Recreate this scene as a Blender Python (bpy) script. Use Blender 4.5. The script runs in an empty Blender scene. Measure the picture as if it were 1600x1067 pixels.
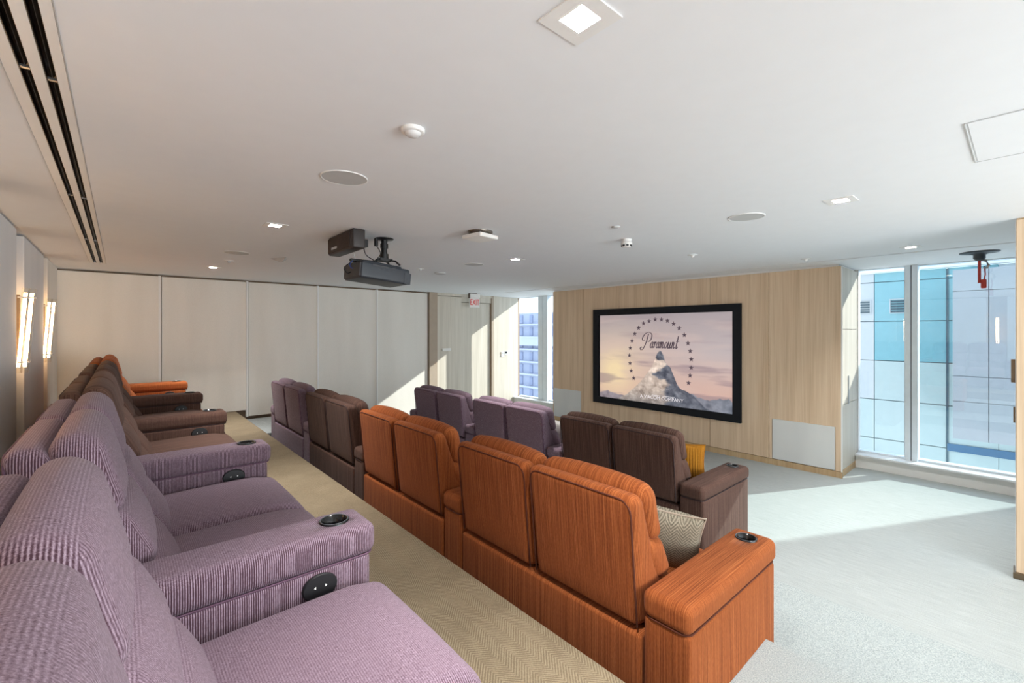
import bpy, bmesh, math, random
import numpy as np
from mathutils import Vector, Matrix
R = math.radians
PI = math.pi
random.seed(4)
SC = bpy.context.scene
COL = SC.collection

# ------------------------------------------------------------------ camera, sky, sun, fill light, exposure
CZ = 1.9                                       # camera height over the lowest floor (z = 0)
cam_d = bpy.data.cameras.new('camera')
cam = bpy.data.objects.new('camera', cam_d)
COL.objects.link(cam)
cam.location = (0, 0, CZ)
cam.rotation_euler = (R(90), 0, -math.atan2(.6585, .7523))
cam_d.sensor_width = 36
cam_d.lens = 36 * 700 / 1600
cam_d.shift_y = -16.5 / 1600
cam_d.clip_start = .02
cam_d.clip_end = 500
SC.camera = cam

w = bpy.data.worlds.new('world')
SC.world = w
w.use_nodes = True
wn = w.node_tree
bg = wn.nodes['Background']
tc = wn.nodes.new('ShaderNodeTexCoord')
sx = wn.nodes.new('ShaderNodeSeparateXYZ')
cr = wn.nodes.new('ShaderNodeValToRGB')
cr.color_ramp.elements[0].position = .0
cr.color_ramp.elements[0].color = (.82, .90, 1.0, 1)
cr.color_ramp.elements[1].position = .7
cr.color_ramp.elements[1].color = (.68, .81, 1.0, 1)
wn.links.new(tc.outputs['Generated'], sx.inputs[0])
wn.links.new(sx.outputs['Z'], cr.inputs[0])
wn.links.new(cr.outputs[0], bg.inputs[0])
bg.inputs[1].default_value = .86

sun_d = bpy.data.lights.new('sun', 'SUN')
sun_d.energy = 2.9
sun_d.angle = R(.6)
sun_d.color = (1, .95, .88)
sun = bpy.data.objects.new('sun', sun_d)
COL.objects.link(sun)
sun.rotation_euler = Vector((-1, .5, -.59)).to_track_quat('-Z', 'Y').to_euler()


def area(name, loc, direction, sx_, sy_, power, color, portal=False):
    d = bpy.data.lights.new(name, 'AREA')
    d.shape = 'RECTANGLE'
    d.size = sx_
    d.size_y = sy_
    d.energy = power
    d.color = color
    if portal:
        d.cycles.is_portal = True
    o = bpy.data.objects.new(name, d)
    COL.objects.link(o)
    o.location = loc
    o.rotation_euler = Vector(direction).to_track_quat('-Z', 'Y').to_euler()
    return o


# added fill light behind the camera, then sky portals at the windows in view
area('fill_behind_camera', (2.6, -3.38, 1.6), (0, 1, .15), 4.6, 1.6, 84, (.94, .975, 1.0))
area('portal_right', (7.97, -.3, 1.5), (-1, 0, 0), 3.7, 2.5, 1, (1, 1, 1), True)
area('portal_left', (7.97, 7.7, 1.5), (-1, 0, 0), 2.1, 2.5, 1, (1, 1, 1), True)

SC.view_settings.view_transform = 'Standard'
SC.view_settings.look = 'None'
SC.view_settings.gamma = 1
SC.view_settings.use_curve_mapping = False
SC.view_settings.exposure = 1.41
SC.cycles.max_bounces = 10
SC.cycles.diffuse_bounces = 6
SC.cycles.transparent_max_bounces = 12
SC.cycles.sample_clamp_indirect = 4


# ------------------------------------------------------------------ materials
def lin(c):
    return tuple(((v / 255) / 12.92 if v / 255 <= .04045 else ((v / 255 + .055) / 1.055) ** 2.4) for v in c)


class NT:
    def __init__(s, name):
        s.m = bpy.data.materials.new(name)
        s.m.use_nodes = True
        s.t = s.m.node_tree
        s.b = s.t.nodes['Principled BSDF']
        s.out = s.t.nodes['Material Output']
        s.tc = None

    def n(s, kind, **kw):
        nd = s.t.nodes.new('ShaderNode' + kind)
        for k, v in kw.items():
            setattr(nd, k, v)
        return nd

    def l(s, a, b):
        s.t.links.new(a, b)

    def co(s, which='Object'):
        if not s.tc:
            s.tc = s.n('TexCoord')
        return s.tc.outputs[which]

    def math(s, op, a, b=None, c=None):
        nd = s.n('Math', operation=op)
        for i, v in enumerate((a, b, c)):
            if v is None:
                continue
            if isinstance(v, (int, float)):
                nd.inputs[i].default_value = v
            else:
                s.l(v, nd.inputs[i])
        return nd.outputs[0]

    def noise(s, scale=(1, 1, 1), sc=1, detail=2, rough=.5):
        mp = s.n('Mapping')
        mp.inputs['Scale'].default_value = scale
        s.l(s.co(), mp.inputs[0])
        nz = s.n('TexNoise')
        nz.inputs['Scale'].default_value = sc
        nz.inputs['Detail'].default_value = detail
        nz.inputs['Roughness'].default_value = rough
        s.l(mp.outputs[0], nz.inputs['Vector'])
        return nz.outputs[0]

    def ramp(s, fac, stops):
        r = s.n('ValToRGB')
        e = r.color_ramp.elements
        while len(e) < len(stops):
            e.new(.5)
        for i, (p, c) in enumerate(stops):
            e[i].position = p
            e[i].color = (*c, 1)
        s.l(fac, r.inputs[0])
        return r.outputs[0]

    def mix(s, f, a, b, mode='MIX'):
        m = s.n('Mix', data_type='RGBA', blend_type=mode)
        for v, i in ((f, 0), (a, 6), (b, 7)):
            if isinstance(v, (int, float)):
                m.inputs[i].default_value = v
            elif isinstance(v, tuple):
                m.inputs[i].default_value = (*v, 1)
            else:
                s.l(v, m.inputs[i])
        return m.outputs[2]

    def bump(s, h, strength=.3, dist=.01):
        b = s.n('Bump')
        b.inputs['Strength'].default_value = strength
        b.inputs['Distance'].default_value = dist
        s.l(h, b.inputs['Height'])
        s.l(b.outputs[0], s.b.inputs['Normal'])

    def base(s, c):
        if isinstance(c, tuple):
            s.b.inputs['Base Color'].default_value = (*c, 1)
        else:
            s.l(c, s.b.inputs['Base Color'])


def plain(name, rgb, rough=.5, metal=0, var=.04, emit=None):
    """flat paint / plastic / metal with a slight mottle"""
    t = NT(name)
    c = lin(rgb)
    nz = t.noise(sc=9, detail=3)
    t.base(t.ramp(nz, [(.3, tuple(v * (1 - var) for v in c)), (.7, tuple(min(1, v * (1 + var)) for v in c))]))
    t.b.inputs['Roughness'].default_value = rough
    t.b.inputs['Metallic'].default_value = metal
    if emit:
        t.b.inputs['Emission Color'].default_value = (*lin(emit[0]), 1)
        t.b.inputs['Emission Strength'].default_value = emit[1]
    return t.m


def streak_fabric(name, dark, mid, light):
    """woven cloth with vertical slubs"""
    t = NT(name)
    nn = t.n('SeparateXYZ')
    t.l(t.co('Normal'), nn.inputs[0])
    isz = t.math('GREATER_THAN', t.math('ABSOLUTE', nn.outputs[1]), .66)
    a = t.noise((3, 300, 1.7), 1, 2, .6)
    a2 = t.noise((300, 3, 1.7), 1, 2, .6)
    b = t.noise((420, 420, 60), 1, 1)
    am = t.n('Mix', data_type='FLOAT')
    t.l(isz, am.inputs[0])
    t.l(a, am.inputs[2])
    t.l(a2, am.inputs[3])
    f = t.math('ADD', t.math('MULTIPLY', am.outputs[0], .78), t.math('MULTIPLY', b, .22))
    t.base(t.ramp(f, [(.29, lin(dark)), (.5, lin(mid)), (.71, lin(light))]))
    t.b.inputs['Roughness'].default_value = .95
    t.b.inputs['Specular IOR Level'].default_value = .15
    t.b.inputs['Sheen Weight'].default_value = .03
    t.b.inputs['Sheen Roughness'].default_value = .5
    t.bump(f, .25, .003)
    return t.m


def stripe_fabric(name, dark, mid, light, pitch=.0062):
    """fine striped weave: crisp lines on the side faces, a speckle elsewhere"""
    t = NT(name)
    s = t.n('SeparateXYZ')
    t.l(t.co(), s.inputs[0])
    n = t.n('SeparateXYZ')
    t.l(t.co('Normal'), n.inputs[0])
    k = 2 * PI / pitch
    nx = t.math('ABSOLUTE', n.outputs[0])
    ny = t.math('ABSOLUTE', n.outputs[1])
    isx = t.math('GREATER_THAN', nx, .72)
    wx = t.math('SINE', t.math('MULTIPLY', s.outputs[0], k))
    wy = t.math('SINE', t.math('MULTIPLY', s.outputs[1], k))
    wv = t.math('ADD', t.math('MULTIPLY', wx, t.math('SUBTRACT', 1, isx)), t.math('MULTIPLY', wy, isx))
    con = t.math('ADD', .12, t.math('MULTIPLY', t.math('POWER', ny, 2), .7))
    sp = t.math('ADD', t.math('MULTIPLY', t.noise((330, 330, 60), 1, 2, .7), .7), t.math('MULTIPLY', t.noise((60, 420, 420), 1, 2, .7), .3))
    f = t.math('ADD', t.math('MULTIPLY', wv, t.math('MULTIPLY', con, .5)), sp)
    f = t.math('SUBTRACT', f, t.math('MULTIPLY', t.math('POWER', ny, 3), .17))  # darkens the side faces, painting in the weaker light they get
    t.base(t.ramp(f, [(.25, lin(dark)), (.5, lin(mid)), (.72, lin(light))]))
    t.b.inputs['Roughness'].default_value = .95
    t.b.inputs['Specular IOR Level'].default_value = .2
    t.b.inputs['Sheen Weight'].default_value = .08
    t.bump(f, .2, .002)
    return t.m


def carpet(name, dark, light, sc=240, streak=0):
    t = NT(name)
    a = t.noise((1, 1, 1), sc, 3, .7)
    if streak:
        b = t.noise((60, 6, 14), 1, 4, .6)
        a = t.math('ADD', t.math('MULTIPLY', a, 1 - streak), t.math('MULTIPLY', b, streak))
    t.base(t.ramp(a, [(.32, lin(dark)), (.68, lin(light))]))
    t.b.inputs['Roughness'].default_value = .95
    t.bump(a, .5, .006)
    return t.m


def chevron(name, dark, light, pitch=.016, col=.062, ax=1):
    t = NT(name)
    s = t.n('SeparateXYZ')
    t.l(t.co(), s.inputs[0])
    tri = t.math('PINGPONG', s.outputs[0], col)
    v = t.math('ADD', s.outputs[ax], t.math('MULTIPLY', tri, 1.1))
    w_ = t.math('SINE', t.math('MULTIPLY', v, 2 * PI / pitch))
    nz = t.noise((1, 1, 1), 160, 3, .7)
    nb = t.noise((1, 1, 1), 5, 2, .6)
    f = t.math('ADD', t.math('MULTIPLY', w_, .17), t.math('ADD', t.math('MULTIPLY', nz, .7), t.math('MULTIPLY', nb, .3)))
    t.base(t.ramp(f, [(.3, lin(dark)), (.7, lin(light))]))
    t.b.inputs['Roughness'].default_value = .95
    t.bump(f, .4, .004)
    return t.m


def oak(name, dark, mid, light):
    t = NT(name)
    oi = t.n('ObjectInfo')
    a = t.noise((60, 60, 1.3), 1, 4, .6)
    b = t.noise((9, 9, .35), 1, 2, .5)
    f = t.math('ADD', t.math('MULTIPLY', a, .5), t.math('MULTIPLY', b, .5))
    f = t.math('ADD', f, t.math('MULTIPLY', t.math('SUBTRACT', oi.outputs['Random'], .5), .06))
    t.base(t.ramp(f, [(.33, lin(dark)), (.5, lin(mid)), (.66, lin(light))]))
    t.b.inputs['Roughness'].default_value = .55
    t.bump(a, .08, .002)
    return t.m


def cloth_panel(name, dark, light):
    t = NT(name)
    a = t.noise((260, 260, 260), 1, 2, .6)
    b = t.noise((3, 3, .5), 1, 2)
    f = t.math('ADD', t.math('MULTIPLY', a, .6), t.math('MULTIPLY', b, .4))
    t.base(t.ramp(f, [(.35, lin(dark)), (.65, lin(light))]))
    t.b.inputs['Roughness'].default_value = .85
    t.bump(a, .1, .001)
    return t.m


def glass_mat(name, tint=(.93, .98, .99), ior=1.5):
    t = NT(name)
    tr = t.n('BsdfTransparent')
    tr.inputs[0].default_value = (*tint, 1)
    gl = t.n('BsdfGlossy')
    gl.inputs['Roughness'].default_value = .0
    ge = t.n('NewGeometry')
    dp = t.n('VectorMath', operation='DOT_PRODUCT')
    t.l(ge.outputs['Incoming'], dp.inputs[0])
    t.l(ge.outputs['Normal'], dp.inputs[1])
    c_ = t.math('SUBTRACT', 1, t.math('ABSOLUTE', dp.outputs['Value']))
    r0 = ((ior - 1) / (ior + 1)) ** 2
    fac = t.math('ADD', r0, t.math('MULTIPLY', t.math('POWER', c_, 5), 1 - r0))
    mx = t.n('MixShader')
    t.l(fac, mx.inputs[0])
    t.l(tr.outputs[0], mx.inputs[1])
    t.l(gl.outputs[0], mx.inputs[2])
    t.l(mx.outputs[0], t.out.inputs[0])
    return t.m


M = dict(
    ceiling=plain('ceiling_paint', (236, 239, 242), .9, var=.008),
    white=plain('white_paint', (236, 236, 234), .6, var=.01),
    wmetal=plain('white_metal', (232, 234, 236), .35, .0, .01),
    plastic=plain('white_plastic', (236, 234, 230), .4, 0, .01),
    greyp=plain('grey_grille', (196, 198, 198), .8, 0, .02),
    sensor=plain('shiny_plastic', (225, 225, 225), .15, 0, .01),
    slot=plain('slot_black', (26, 25, 24), .35, .2, .3),
    slotm=plain('slot_metal', (120, 112, 104), .3, .8, .2),
    black=plain('black_plastic', (20, 21, 23), .45, 0, .1),
    blackg=plain('black_gloss', (12, 12, 13), .2, 0, .1),
    proj=plain('projector_shell', (50, 56, 64), .45, 0, .08),
    projg=plain('projector_grille', (70, 72, 76), .6, 0, .15),
    spk=plain('speaker_shell', (50, 44, 42), .5, 0, .1),
    spkg=plain('speaker_cloth', (66, 56, 52), .9, 0, .2),
    frame=plain('velvet_black', (14, 17, 23), .9, 0, .15),
    steel=plain('brushed_steel', (176, 178, 180), .3, .9, .05),
    alu=plain('silver_aluminium', (232, 242, 250), .4, .0, .03),
    alud=plain('grey_gasket', (96, 100, 106), .5, .1, .05),
    bronze=plain('bronze_plate', (120, 104, 84), .35, .8, .1),
    red=plain('red_letter', (186, 16, 10), .5, 0, .02, ((200, 20, 12), .15)),
    redtag=plain('red_cord', (188, 60, 52), .6, 0, .05),
    rubber=plain('dark_rubber', (32, 34, 38), .6, 0, .1),
    cablew=plain('cable_blue', (60, 84, 150), .5, 0, .05),
    cableb=plain('cable_black', (24, 28, 34), .5, 0, .05),
    cableg=plain('cable_white', (200, 204, 206), .5, 0, .05),
    taupe=plain('taupe_jamb', (176, 160, 142), .6, 0, .03),
    brownr=plain('brown_recess', (134, 112, 90), .6, 0, .05),
    oak=oak('oak_veneer', (202, 173, 141), (219, 192, 160), (230, 206, 177)),
    oakd=oak('oak_edge', (176, 146, 108), (194, 165, 126), (205, 178, 140)),
    oakp=oak('pale_oak_veneer', (198, 190, 176), (212, 204, 190), (222, 215, 203)),
    panel=cloth_panel('wall_cloth', (222, 219, 211), (238, 235, 228)),
    panelw=cloth_panel('wall_cloth_white', (214, 217, 220), (228, 230, 232)),
    grille=cloth_panel('grille_cloth', (210, 212, 210), (230, 231, 228)),
    orange=streak_fabric('orange_weave', (92, 43, 19), (142, 76, 38), (178, 108, 60)),
    brown=streak_fabric('brown_weave', (46, 31, 26), (80, 58, 50), (114, 89, 78)),
    lavender=stripe_fabric('lavender_weave', (72, 50, 60), (120, 100, 113), (160, 142, 155)),
    carpet=carpet('pale_carpet', (140, 146, 145), (186, 191, 189), 200, .3),
    carpetg=carpet('grey_carpet', (130, 138, 138), (182, 189, 187), 170),
    herring=chevron('herringbone_carpet', (112, 98, 76), (152, 137, 111)),
    glass=glass_mat('window_glass', (.95, .985, .99)),
    tube=glass_mat('clear_glass', (.97, .96, .94), 1.45),
    lamp=plain('lamp_warm', (255, 220, 170), .5, 0, 0, ((255, 206, 150), 12)),
    led=plain('downlight_diffuser', (255, 240, 220), .5, 0, 0, ((255, 244, 232), 7)),
    reflect=plain('reflector_cream', (242, 224, 205), .5, 0, .01),
    mustard=streak_fabric('mustard_velvet', (96, 58, 12), (156, 102, 28), (192, 138, 50)),
    pillowg=chevron('chevron_pillow', (100, 93, 78), (164, 154, 134), .016, .03, 2),
    pillowp=carpet('pale_pillow', (150, 146, 140), (196, 192, 186), 300),
    teal=plain('teal_panel', (122, 172, 182), .3, 0, .03),
    pale=plain('pale_panel', (176, 192, 192), .35, 0, .02),
    greyw=plain('grey_white_panel', (184, 190, 194), .4, 0, .02),
    lilac=plain('lilac_grey_panel', (170, 172, 178), .45, 0, .02),
    blue=plain('blue_band', (50, 100, 138), .4, 0, .03),
    joint=plain('dark_joint', (112, 136, 146), .6, 0, .05),
    tower=plain('tower_wall', (158, 168, 192), .7, 0, .03),
    towerw=plain('tower_window', (128, 142, 176), .3, 0, .1),
    towers=plain('tower_slab', (178, 186, 204), .7, 0, .02),
    vent=plain('vent_slat', (60, 84, 96), .6, 0, .05),
    ink=plain('print_dark', (88, 74, 84), .8, 0, .02, ((88, 74, 84), .2)),
    inkw=plain('print_white', (222, 218, 222), .8, 0, .01, ((225, 220, 225), .25)),
    mark=plain('white_mark', (230, 230, 226), .6, 0, 0),
)


# ------------------------------------------------------------------ mesh building
class MB:
    def __init__(s):
        s.v, s.f, s.sm = [], [], []

    def add(s, vs, fs, smooth=False):
        o = len(s.v)
        s.v += [tuple(v) for v in vs]
        s.f += [tuple(i + o for i in f) for f in fs]
        s.sm += [smooth] * len(fs)
        return s

    def box(s, x0, x1, y0, y1, z0, z1):
        vs = [(x, y, z) for x in (x0, x1) for y in (y0, y1) for z in (z0, z1)]
        return s.add(vs, [(0, 1, 3, 2), (4, 6, 7, 5), (0, 4, 5, 1), (2, 3, 7, 6), (0, 2, 6, 4), (1, 5, 7, 3)])

    def bbox(s, x0, x1, y0, y1, z0, z1, b=.004):
        """box with small chamfers"""
        return s.cushion(x0, x1, y0, y1, z0, z1, b, m=1, k=1, smooth=False)

    def cushion(s, x0, x1, y0, y1, z0, z1, r, puff=(0, 0, 0), m=5, k=3, fn=None, smooth=True):
        c = ((x0 + x1) / 2, (y0 + y1) / 2, (z0 + z1) / 2)
        h = (abs(x1 - x0) / 2, abs(y1 - y0) / 2, abs(z1 - z0) / 2)
        r = min(r, min(h) * .999)

        def samp(hh):
            i = hh - r
            e = [r * math.tan(R(45) * j / k) for j in range(1, k + 1)]
            mid = [-i + 2 * i * j / m for j in range(m + 1)] if i > 1e-5 else [0]
            return [-i - a for a in reversed(e)] + mid + [i + a for a in e]
        S = [samp(a) for a in h]
        idx, vs, fs = {}, [], []

        def P(p):
            q = [max(-(h[j] - r), min(h[j] - r, p[j])) for j in range(3)]
            d = [p[j] - q[j] for j in range(3)]
            L = math.sqrt(sum(a * a for a in d)) or 1
            o = [q[j] + d[j] / L * r for j in range(3)]
            n = [o[j] / h[j] for j in range(3)]
            w3 = [max(0, 1 - n[j] ** 2) for j in range(3)]
            o2 = [o[0] + puff[0] * n[0] * w3[1] * w3[2], o[1] + puff[1] * n[1] * w3[0] * w3[2],
                  o[2] + puff[2] * n[2] * w3[0] * w3[1]]
            g = tuple(o2[j] + c[j] for j in range(3))
            if fn:
                g = fn(*g)
            key = tuple(round(a, 5) for a in o)
            if key not in idx:
                idx[key] = len(vs)
                vs.append(g)
            return idx[key]
        for ax in range(3):
            a, b = [(1, 2), (2, 0), (0, 1)][ax]
            for sg in (-1, 1):
                A, B = S[a], S[b]
                for i in range(len(A) - 1):
                    for j in range(len(B) - 1):
                        q = []
                        for (ii, jj) in ((i, j), (i + 1, j), (i + 1, j + 1), (i, j + 1)):
                            p = [0, 0, 0]
                            p[ax] = sg * h[ax]
                            p[a] = A[ii]
                            p[b] = B[jj]
                            q.append(P(p))
                        if sg < 0:
                            q.reverse()
                        q2 = []
                        for v in q:
                            if v not in q2:
                                q2.append(v)
                        if len(q2) > 2:
                            fs.append(q2)
        return s.add(vs, fs, smooth)

    def cyl(s, c, r, z0, z1, n=24, axis=2, r2=None, caps=True, smooth=True):
        r2 = r if r2 is None else r2
        vs = []
        for (rr, z) in ((r, z0), (r2, z1)):
            for i in range(n):
                a = 2 * PI * i / n
                p = [rr * math.cos(a), rr * math.sin(a), z]
                if axis == 0:
                    p = [p[2], p[0], p[1]]
                if axis == 1:
                    p = [p[1], p[2], p[0]]
                vs.append((p[0] + c[0], p[1] + c[1], p[2] + c[2]))
        s.add(vs, [(i, (i + 1) % n, n + (i + 1) % n, n + i) for i in range(n)], smooth)
        if caps:
            s.add(vs[:n], [tuple(range(n))[::-1]])
            s.add(vs[n:], [tuple(range(n))])
        return s

    def lathe(s, c, prof, n=28, down=False):
        vs = []
        for (r, z) in prof:
            for i in range(n):
                a = 2 * PI * i / n
                vs.append((c[0] + r * math.cos(a), c[1] + r * math.sin(a), c[2] + z))
        fs = [(j * n + i, j * n + (i + 1) % n, (j + 1) * n + (i + 1) % n, (j + 1) * n + i)
              for j in range(len(prof) - 1) for i in range(n)]
        return s.add(vs, fs, True)

    def tube(s, pts, r, n=8, closed=False):
        pts = [Vector(p) for p in pts]
        N = len(pts)
        vs = []
        up = Vector((0.13, .21, .97)).normalized()
        for i, p in enumerate(pts):
            if closed:
                t = pts[(i + 1) % N] - pts[i - 1]
            else:
                t = pts[min(i + 1, N - 1)] - pts[max(i - 1, 0)]
            t.normalize()
            a = t.cross(up)
            if a.length < .05:
                a = t.cross(Vector((1, 0, 0)))
            a.normalize()
            b = t.cross(a)
            for k in range(n):
                th = 2 * PI * k / n
                vs.append(p + (a * math.cos(th) + b * math.sin(th)) * r)
        fs = []
        for i in range(N if closed else N - 1):
            j = (i + 1) % N
            for k in range(n):
                fs.append((i * n + k, i * n + (k + 1) % n, j * n + (k + 1) % n, j * n + k))
        if not closed:
            fs += [tuple(range(n))[::-1], tuple(range((N - 1) * n, N * n))]
        return s.add(vs, fs, True)

    def frame(s, plane, a0, a1, b0, b1, c0, c1, t):
        """rectangular frame of width t lying in a plane: 'z' (a=x,b=y), 'x' (a=y,b=z)"""
        for (p, q, u, v) in ((a0, a1, b0, b0 + t), (a0, a1, b1 - t, b1), (a0, a0 + t, b0 + t, b1 - t), (a1 - t, a1, b0 + t, b1 - t)):
            if plane == 'z':
                s.box(p, q, u, v, c0, c1)
            elif plane == 'x':
                s.box(c0, c1, p, q, u, v)
            else:
                s.box(p, q, c0, c1, u, v)
        return s

    def mesh(s, name):
        me = bpy.data.meshes.new(name)
        me.from_pydata(s.v, [], s.f)
        me.validate()
        for i, p in enumerate(me.polygons):
            if i < len(s.sm):
                p.use_smooth = s.sm[i]
        bm = bmesh.new()
        bm.from_mesh(me)
        bmesh.ops.recalc_face_normals(bm, faces=bm.faces)
        bm.to_mesh(me)
        bm.free()
        return me

    def obj(s, name, m, parent=None, loc=(0, 0, 0)):
        return link(name, s.mesh(name), m, parent, loc)


def link(name, me, m=None, parent=None, loc=(0, 0, 0)):
    if m is not None and not me.materials:
        me.materials.append(M[m] if isinstance(m, str) else m)
    o = bpy.data.objects.new(name, me)
    COL.objects.link(o)
    o.location = loc
    if parent:
        o.parent = parent
    return o


def thing(name, label, cat, loc=(0, 0, 0), rz=0, group=None):
    o = bpy.data.objects.new(name, None)
    o.empty_display_size = .1
    COL.objects.link(o)
    o.location = loc
    o.rotation_euler = (0, 0, rz)
    return tag(o, label, cat, group)


def tag(o, label, cat, group=None):
    o['label'] = label
    o['category'] = cat
    if group:
        o['group'] = group
    return o


def struct(o):
    o['kind'] = 'structure'
    return o


def boolean(me, cutter):
    a = bpy.data.objects.new('tmp_a', me)
    b = bpy.data.objects.new('tmp_b', cutter)
    COL.objects.link(a)
    COL.objects.link(b)
    md = a.modifiers.new('b', 'BOOLEAN')
    md.operation = 'DIFFERENCE'
    md.solver = 'EXACT'
    md.object = b
    dg = bpy.context.evaluated_depsgraph_get()
    out = bpy.data.meshes.new_from_object(a.evaluated_get(dg))
    bpy.data.objects.remove(a)
    bpy.data.objects.remove(b)
    return out


def text_mesh(body, size, extrude=.001, shear=0, align='CENTER'):
    cu = bpy.data.curves.new('t', 'FONT')
    cu.body = body
    cu.size = size
    cu.extrude = extrude
    cu.shear = shear
    cu.align_x = align
    cu.align_y = 'CENTER'
    o = bpy.data.objects.new('t', cu)
    COL.objects.link(o)
    dg = bpy.context.evaluated_depsgraph_get()
    me = bpy.data.meshes.new_from_object(o.evaluated_get(dg))
    bpy.data.objects.remove(o)
    return me


def face_minus_x(me, loc):
    """turn a text mesh (xy plane) to stand on a wall that faces -X, reading from +Y to -Y"""
    me.transform(Matrix(((0, 0, -1, loc[0]), (-1, 0, 0, loc[1]), (0, 1, 0, loc[2]), (0, 0, 0, 1))))
    return me


def face_minus_y(me, loc):
    me.transform(Matrix(((1, 0, 0, loc[0]), (0, 0, -1, loc[1]), (0, 1, 0, loc[2]), (0, 0, 0, 1))))
    return me


# ------------------------------------------------------------------ room dimensions (m)
CEIL = 2.767
XL, XG, XS = -.76, 7.9, 6.996                  # left wall, glass line, screen wall
YB, YN = 8.76, -3.5                            # far wall, wall behind the camera
ZT, ZA, ZB = .5415, .388, .1805                # upper tier, half step, row-two platform
XT, XA, XB = 1.48, 2.40, 3.42                  # their nosings

# ------------------------------------------------------------------ floor and tiers
struct(MB().box(XL - .2, XG + .15, YN - .2, YB + .2, -.12, 0).obj('floor', 'carpet'))


def tier(x0, x1, y0, y1, z0, z1, m, nosing='x'):
    g = MB()
    r = .018
    n = 4
    prof = [(x0, z0), (x1, z0), (x1, z1 - r)]
    prof += [(x1 - r + r * math.cos(R(90) * i / n), z1 - r + r * math.sin(R(90) * i / n)) for i in range(1, n + 1)]
    prof += [(x0, z1)]
    N = len(prof)
    vs = [(p[0], y, p[1]) for y in (y0, y1) for p in prof]
    g.add(vs, [(i, (i + 1) % N, N + (i + 1) % N, N + i) for i in range(N)] + [tuple(range(N))[::-1], tuple(range(N, 2 * N))])
    return struct(g.obj('floor', m))


tier(XL, XT, YN, YB, 0, ZT, 'herring')
tier(XT, XB, YN, YB, 0, ZB, 'carpetg')
tier(XT, XA, YN, .855, ZB, ZA, 'carpetg')
tier(XT, XA, 7.36, YB, ZB, ZA, 'carpet')

# ------------------------------------------------------------------ ceiling with its cut-outs
LIGHTS = [(.96, .81, .058, 'recessed square downlight nearest the camera, glowing warm'),
          (.96, 4.05, .058, 'small square downlight left of the projector'),
          (.96, 7.29, .058, 'small square downlight near the pale far wall panels'),
          (3.60, .80, .058, 'square downlight right of the round ceiling speaker, over the carpet'),
          (3.60, 4.05, .058, 'tiny square downlight between the projector and the screen wall'),
          (6.16, .77, .058, 'narrow-looking square downlight beside the slot before the tall glass')]
holes = [(x - h, x + h, y - h, y + h) for x, y, h, _ in LIGHTS]
holes += [(-.251, -.222, -3.4, 7.76), (-.191, -.162, -3.4, 7.76), (6.565, 6.59, .10, 7.7)]
xs = sorted({XL - .2, XG + .15} | {v for h in holes for v in h[:2]})
ys = sorted({YN - .2, YB + .2} | {v for h in holes for v in h[2:]})
g = MB()
for i in range(len(xs) - 1):
    for j in range(len(ys) - 1):
        cx, cy = (xs[i] + xs[i + 1]) / 2, (ys[j] + ys[j + 1]) / 2
        if any(h[0] < cx < h[1] and h[2] < cy < h[3] for h in holes):
            continue
        g.add([(xs[i], ys[j], CEIL), (xs[i + 1], ys[j], CEIL), (xs[i + 1], ys[j + 1], CEIL), (xs[i], ys[j + 1], CEIL)], [(0, 3, 2, 1)])
for h in holes:
    x0, x1, y0, y1 = h
    z1 = CEIL + .03
    g.add([(x0, y0, CEIL), (x1, y0, CEIL), (x1, y1, CEIL), (x0, y1, CEIL), (x0, y0, z1), (x1, y0, z1), (x1, y1, z1), (x0, y1, z1)],
          [(0, 1, 5, 4), (1, 2, 6, 5), (2, 3, 7, 6), (3, 0, 4, 7)])
ceil = g.obj('ceiling', 'ceiling')
struct(ceil)
struct(MB().box(XL - .3, XG + .2, YN - .3, YB + .3, CEIL + .16, CEIL + .3).obj('ceiling', 'ceiling'))   # slab above

# ------------------------------------------------------------------ left wall: cloth panels, brown slots
wl = struct(MB().box(XL - .12, XL, YN, YB, 0, CEIL + .16).obj('wall_left', 'brownr'))
for (y0, y1) in ((-3.5, -1.48), (-1.12, .27), (.63, 2.02), (2.38, 3.77), (4.13, 5.50), (5.90, 7.26), (7.62, 8.70)):
    MB().bbox(XL, XL + .115, y0, y1, ZT + .03, CEIL - .02 if y1 < 8 else CEIL - .004, .006).obj('panel', 'panelw' if y1 < 7.5 else 'panel', wl)

# ------------------------------------------------------------------ far wall: five tall cloth panels, door bay, oak return
wb = struct(MB().box(XL - .12, XG + .1, YB + .08, YB + .2, 0, CEIL + .16).obj('wall_back', 'brownr'))
pe = [-.655, .479, 1.656, 2.821, 3.99, 5.17]
for i in range(5):
    off = .0 if i else -.03
    MB().bbox(pe[i] + .006, pe[i + 1] - .006, YB - .0 + off, YB + .05, (ZT + .004, ZT + .004, ZA + .05, ZB + .03, .02)[i], CEIL - .03, .005).obj('panel', 'panel', wb)
    if i < 4:
        MB().box(pe[i + 1] - .034, pe[i + 1] - .004, YB - .035, YB + .05, (ZT, ZA + .05, ZA + .05, ZB + .03)[i], CEIL - .02).obj('edge_strip', 'white', wb)
MB().box(5.19, 5.39, YB - .05, YB + .08, ZB * 0, CEIL).obj('jamb', 'taupe', wb)
MB().box(6.98, 7.05, YB - .02, YB + .08, 0, CEIL).obj('jamb', 'taupe', wb)
MB().box(5.39, 6.98, YB - .01, YB + .08, CEIL - .06, CEIL).obj('lintel', 'oakp', wb)
MB().bbox(5.40, 6.075, YB + .0, YB + .06, .01, CEIL - .07, .004).obj('panel', 'oakp', wb)
dr = struct(MB().bbox(6.085, 6.955, YB + .03, YB + .075, .01, CEIL - .19, .004).obj('door_1', 'oakp'))
MB().box(6.08, 6.98, YB + .01, YB + .078, CEIL - .18, CEIL - .06).obj('lintel', 'oakp', wb)
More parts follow.
